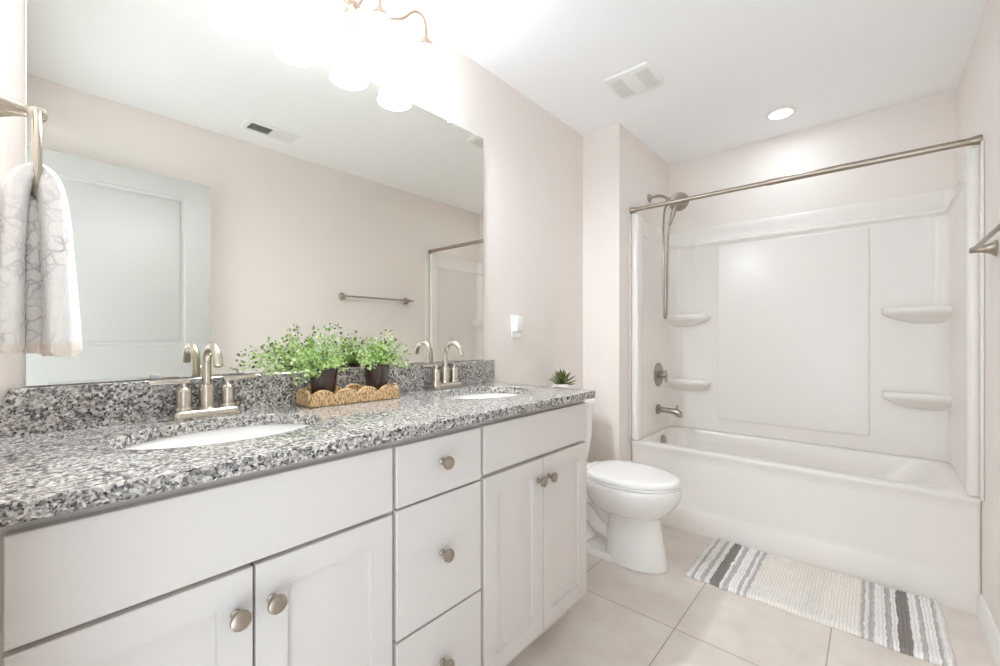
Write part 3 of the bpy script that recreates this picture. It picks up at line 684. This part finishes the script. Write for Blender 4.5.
# shower head, hose
YH = 2.905
shw = thing('handheld_shower', 'brushed nickel hand shower with hose hanging from its wall arm', 'shower head', (J, YH, 2.095))
def shp(mb, name, parent=None, **k): o = mb.build(name, 'steel', parent or shw, loc=(J, YH, 2.095), **k); o.location = (0,0,0); return o
shp(MB().lathe([(0.030,J+0.0006),(0.030,J+0.006),(0.022,J+0.012),(0.011,J+0.016)], (0,YH,2.095), 'X', 24), 'wall_flange')
shp(MB().tube(spline([(J+0.008,YH,2.095),(J+0.06,YH,2.098),(J+0.105,YH,2.082),(J+0.135,YH,2.052)], 6), 0.0095, 12), 'arm')
shp(MB().tube([(J+0.128,YH,2.062),(J+0.150,YH,2.035),(J+0.165,YH,2.022)], [0.016,0.019,0.015], 16).lathe([(0.015,-0.022),(0.018,-0.015),(0.018,0.015),(0.015,0.022)], (J+0.150,YH,2.037), 'Y', 18), 'holder')
# hand shower: disc facing down towards the room with a handle running to its lower left
hc = Vector((J+0.205, YH-0.005, 2.026)); ax = Vector((0.50, -0.66, -0.56)).normalized()
rot = ax.to_track_quat('Z', 'Y').to_matrix().to_4x4(); rot.translation = hc
hd = MB().lathe([(0.010,-0.052),(0.022,-0.046),(0.040,-0.030),(0.056,-0.014),(0.062,-0.004),(0.062,0.002),(0.057,0.006),(0.020,0.0075)], (0,0,0), 'Z', 36).move(rot)
hs = shp(hd, 'hand_shower')
shp(MB().tube(spline([tuple(hc-ax*0.030), (J+0.178,YH,2.000), (J+0.160,YH,1.945), (J+0.140,YH,1.885)], 6), [0.018]*6+[0.0145]*7+[0.011]*6, 14), 'grip', hs)
fc = MB()
for ring, n in ((0.045,18),(0.03,12),(0.015,6)):
    for i in range(n):
        a = 2*PI*i/n; p = rot @ Vector((ring*math.cos(a), ring*math.sin(a), 0.0078)); fc.sphere(p, 0.0024, u=6, v=4)
shp(fc, 'nozzles', hs)
hose = spline([(J+0.140,YH,1.890), (J+0.132,YH,1.82), (J+0.128,YH-0.004,1.66), (J+0.128,YH-0.012,1.42), (J+0.127,YH-0.022,1.285), (J+0.124,YH-0.036,1.262), (J+0.122,YH-0.048,1.29), (J+0.120,YH-0.050,1.45), (J+0.118,YH-0.045,1.70), (J+0.112,YH-0.032,1.90), (J+0.118,YH-0.018,2.00), (J+0.142,YH-0.008,2.026)], 10)
shp(MB().tube(hose, 0.0068, 10), 'hose')
# valve and spout
sfx = J+0.0345
vv = thing('shower_valve', 'round nickel shower valve with lever handle above the tub spout', 'shower valve', (sfx, 2.985, 0.872))
def vp(mb, name): o = mb.build(name, 'steel', vv, loc=(sfx, 2.985, 0.872)); o.location = (0,0,0); return o
vp(MB().lathe([(0.083,0),(0.083,0.003),(0.078,0.007),(0.045,0.010),(0.032,0.012)], (sfx,2.985,0.872), 'X', 40), 'escutcheon')
vh = vp(MB().lathe([(0.026,0.011),(0.026,0.030),(0.019,0.034),(0.016,0.058),(0.012,0.062)], (sfx,2.985,0.872), 'X', 26), 'handle')
lv = MB().tube([(sfx+0.052,2.985,0.905),(sfx+0.052,2.985,0.872),(sfx+0.056,2.985,0.82)], [0.007,0.010,0.007], 12)
o = lv.build('lever', 'steel', vh, loc=(sfx, 2.985, 0.872)); o.location = (0,0,0)
sp = thing('tub_spout', 'nickel tub spout with diverter knob below the valve', 'tub spout', (sfx, 2.97, 0.632))
def sq(mb, name): o = mb.build(name, 'steel', sp, loc=(sfx, 2.97, 0.632)); o.location = (0,0,0)
sq(MB().lathe([(0.034,0),(0.034,0.014),(0.028,0.018),(0.021,0.020)], (sfx,2.97,0.632), 'X', 28), 'wall_flange')
sq(MB().tube([(sfx+0.015,2.97,0.632),(sfx+0.06,2.97,0.631),(sfx+0.115,2.97,0.628),(sfx+0.135,2.97,0.624),(sfx+0.146,2.97,0.618),(sfx+0.150,2.97,0.600),(sfx+0.150,2.97,0.595)], [0.019,0.019,0.021,0.022,0.022,0.020,0.018], 18), 'spout_body')
sq(MB().lathe([(0.005,0.640),(0.005,0.660),(0.008,0.663),(0.008,0.670),(0.004,0.672)], (sfx+0.132,2.97,0), 'Z', 14), 'diverter_knob')

# towel bar on the right wall
XB, ZBAR = 1.700, 1.457
tbar = thing('towel_bar', 'nickel towel bar with flared posts on the wall facing the mirror', 'towel bar', (W, 2.0, ZBAR))
def tp_(mb, name): o = mb.build(name, 'satin', tbar, loc=(W, 2.0, ZBAR)); o.location = (0,0,0)
tp_(MB().tube([(XB,1.685,ZBAR),(XB,1.690,ZBAR),(XB,2.375,ZBAR),(XB,2.385,ZBAR)], [0.004,0.0072,0.0072,0.004], 14), 'bar')
for y in (1.722, 2.330):
    p = MB().lathe([(0.029,W-0.0006),(0.029,W-0.005),(0.023,W-0.012),(0.0165,W-0.024),(0.0125,W-0.040),(0.0115,W-0.052),(0.0110,W-0.062),(0.004,W-0.067)], (0,y,ZBAR), 'X', 24)
    tp_(p, 'post')

# ---------------------------------------------------------------- ceiling fixtures
fx, fy = 0.504, 2.095
fan = thing('exhaust_fan', 'white bathroom exhaust fan grille on the ceiling, bowed sides', 'exhaust fan', (fx, fy, H))
def fp(mb, name, mat, **k): o = mb.build(name, mat, fan, loc=(fx, fy, H), **k); o.location = (0,0,0)
def fan_out(s, bow, z):
    pts = []
    hx, hy = 0.108*s, 0.115*s
    for (ax_, ay, bx, by) in ((-hx,-hy,hx,-hy),(hx,-hy,hx,hy),(hx,hy,-hx,hy),(-hx,hy,-hx,-hy)):
        for i in range(10):
            t = i/10; px, py = ax_+(bx-ax_)*t, ay+(by-ay)*t; n = 4*t*(1-t)*bow
            if ax_ == bx: px += n*(1 if ax_ > 0 else -1)
            pts.append((fx+px, fy+py, z))
    return pts
fp(MB().loft([fan_out(1,0.020,H-0.0005), fan_out(1,0.020,H-0.005), fan_out(0.97,0.020,H-0.010), fan_out(0.90,0.018,H-0.0115)], True, True, True), 'cover', 'plastic', ang=30)
for sx_ in (-1, 1):
    gr = MB()
    for i in range(9):
        y = fy-0.076+i*0.019
        gr.box((fx+sx_*0.068-0.034, y-0.0055, H-0.0150), (fx+sx_*0.068+0.034, y+0.0055, H-0.0118), 0.0015, 1)
    fp(gr, 'grille', 'grille')
rl = thing('recessed_light', 'round white recessed ceiling light over the bathtub', 'recessed light', (1.016, 2.95, H))
def rp(mb, name, mat): o = mb.build(name, mat, rl, loc=(1.016, 2.95, H)); o.location = (0,0,0)
rp(MB().lathe([(0.078,H-0.0005),(0.078,H-0.004),(0.072,H-0.009),(0.062,H-0.011),(0.058,H-0.009)], (1.016,2.95,0), 'Z', 40), 'trim_ring', 'plastic')
rp(MB().lathe([(0.0565,H-0.0112),(0.0565,H-0.0125),(0.05,H-0.0135)], (1.016,2.95,0), 'Z', 40), 'lens', 'lens')
ventx, venty = 1.476, 1.087
vt = thing('ceiling_vent', 'white rectangular ceiling register with louvers, reflected in the mirror', 'air vent', (ventx, venty, H))
def vtp(mb, name, mat, **k): o = mb.build(name, mat, vt, loc=(ventx, venty, H), **k); o.location = (0,0,0)
R_ = lambda a, b, z: [(ventx-a, venty-b, z), (ventx+a, venty-b, z), (ventx+a, venty+b, z), (ventx-a, venty+b, z)]
vtp(MB().loft([R_(0.080,0.155,H-0.0005), R_(0.080,0.155,H-0.005), R_(0.074,0.149,H-0.009), R_(0.052,0.127,H-0.009), R_(0.050,0.125,H-0.002)]), 'frame', 'plastic', smooth=False)
vtp(MB().box((ventx-0.0498,venty-0.1248,H-0.0018),(ventx+0.0498,venty+0.1248,H-0.0006)), 'duct_shade_sheet', 'dark', smooth=False)  # flat dark sheet, its colour stands in for shade inside the duct
lo_ = MB()
for ya, yb_, tilt in ((venty-0.124, venty-0.003, -30), (venty+0.003, venty+0.124, 38)):
    for i in range(6):
        m_ = Matrix.Translation((ventx-0.042+i*0.0165, 0, H-0.0065)) @ Matrix.Rotation(math.radians(tilt), 4, 'Y')
        q = MB().box((-0.0075, ya, -0.0006), (0.0075, yb_, 0.0006)).move(m_); lo_.add(q.v, q.f)
lo_.box((ventx-0.0498, venty-0.004, H-0.010), (ventx+0.0498, venty+0.004, H-0.002))
vtp(lo_, 'louvers', 'plastic', smooth=False)

# ---------------------------------------------------------------- striped bath rug
def rug():
    Lx, Ly, nx, ny = 0.89, 0.482, 230, 70; rnd = random.Random(8); vs = []; fs = []
    off = [rnd.uniform(-1,1) for _ in range(nx+1)]
    def zt(i, j):
        u, v = i/nx, j/ny; e = min(u, 1-u)*Lx; f = min(v, 1-v)*Ly
        edge = min(1, e/0.010)**0.5*min(1, f/0.010)**0.5
        rib = abs(math.sin(PI*u*Lx/0.0118)); tuft = 0.5+0.5*math.sin(v*Ly/0.006+off[i]*0.8+3*math.sin(u*40))
        return 0.003+edge*(0.0075+0.0075*rib+0.0025*tuft*rib+rnd.uniform(0,0.0012))
    for i in range(nx+1):
        for j in range(ny+1):
            u, v = i/nx, j/ny
            wx = 0.002*math.sin(v*11)+0.002*math.sin(v*27+u*3); wy = 0.0035*math.sin(u*21)+0.002*math.sin(u*60)
            vs.append((u*Lx+wx, v*Ly+wy, zt(i, j)))
    for i in range(nx):
        for j in range(ny): a = i*(ny+1)+j; fs.append((a, a+ny+1, a+ny+2, a+1))
    mb = MB().add(vs, fs)
    bd = [(i, 0) for i in range(nx+1)]+[(nx, j) for j in range(1, ny+1)]+[(i, ny) for i in range(nx-1, -1, -1)]+[(0, j) for j in range(ny-1, 0, -1)]
    ring = [vs[i*(ny+1)+j] for i, j in bd]
    mb.loft([ring, [(x, y, 0.0006) for x, y, z in ring]], True, False, True)
    return mb
rg_ = rug().build('bath_rug', 'rug', ang=180)
rg_.location = (0.748, 2.110, 0.0003)
tag(rg_, 'white bath rug with grey stripes at both ends, along the tub', 'rug')
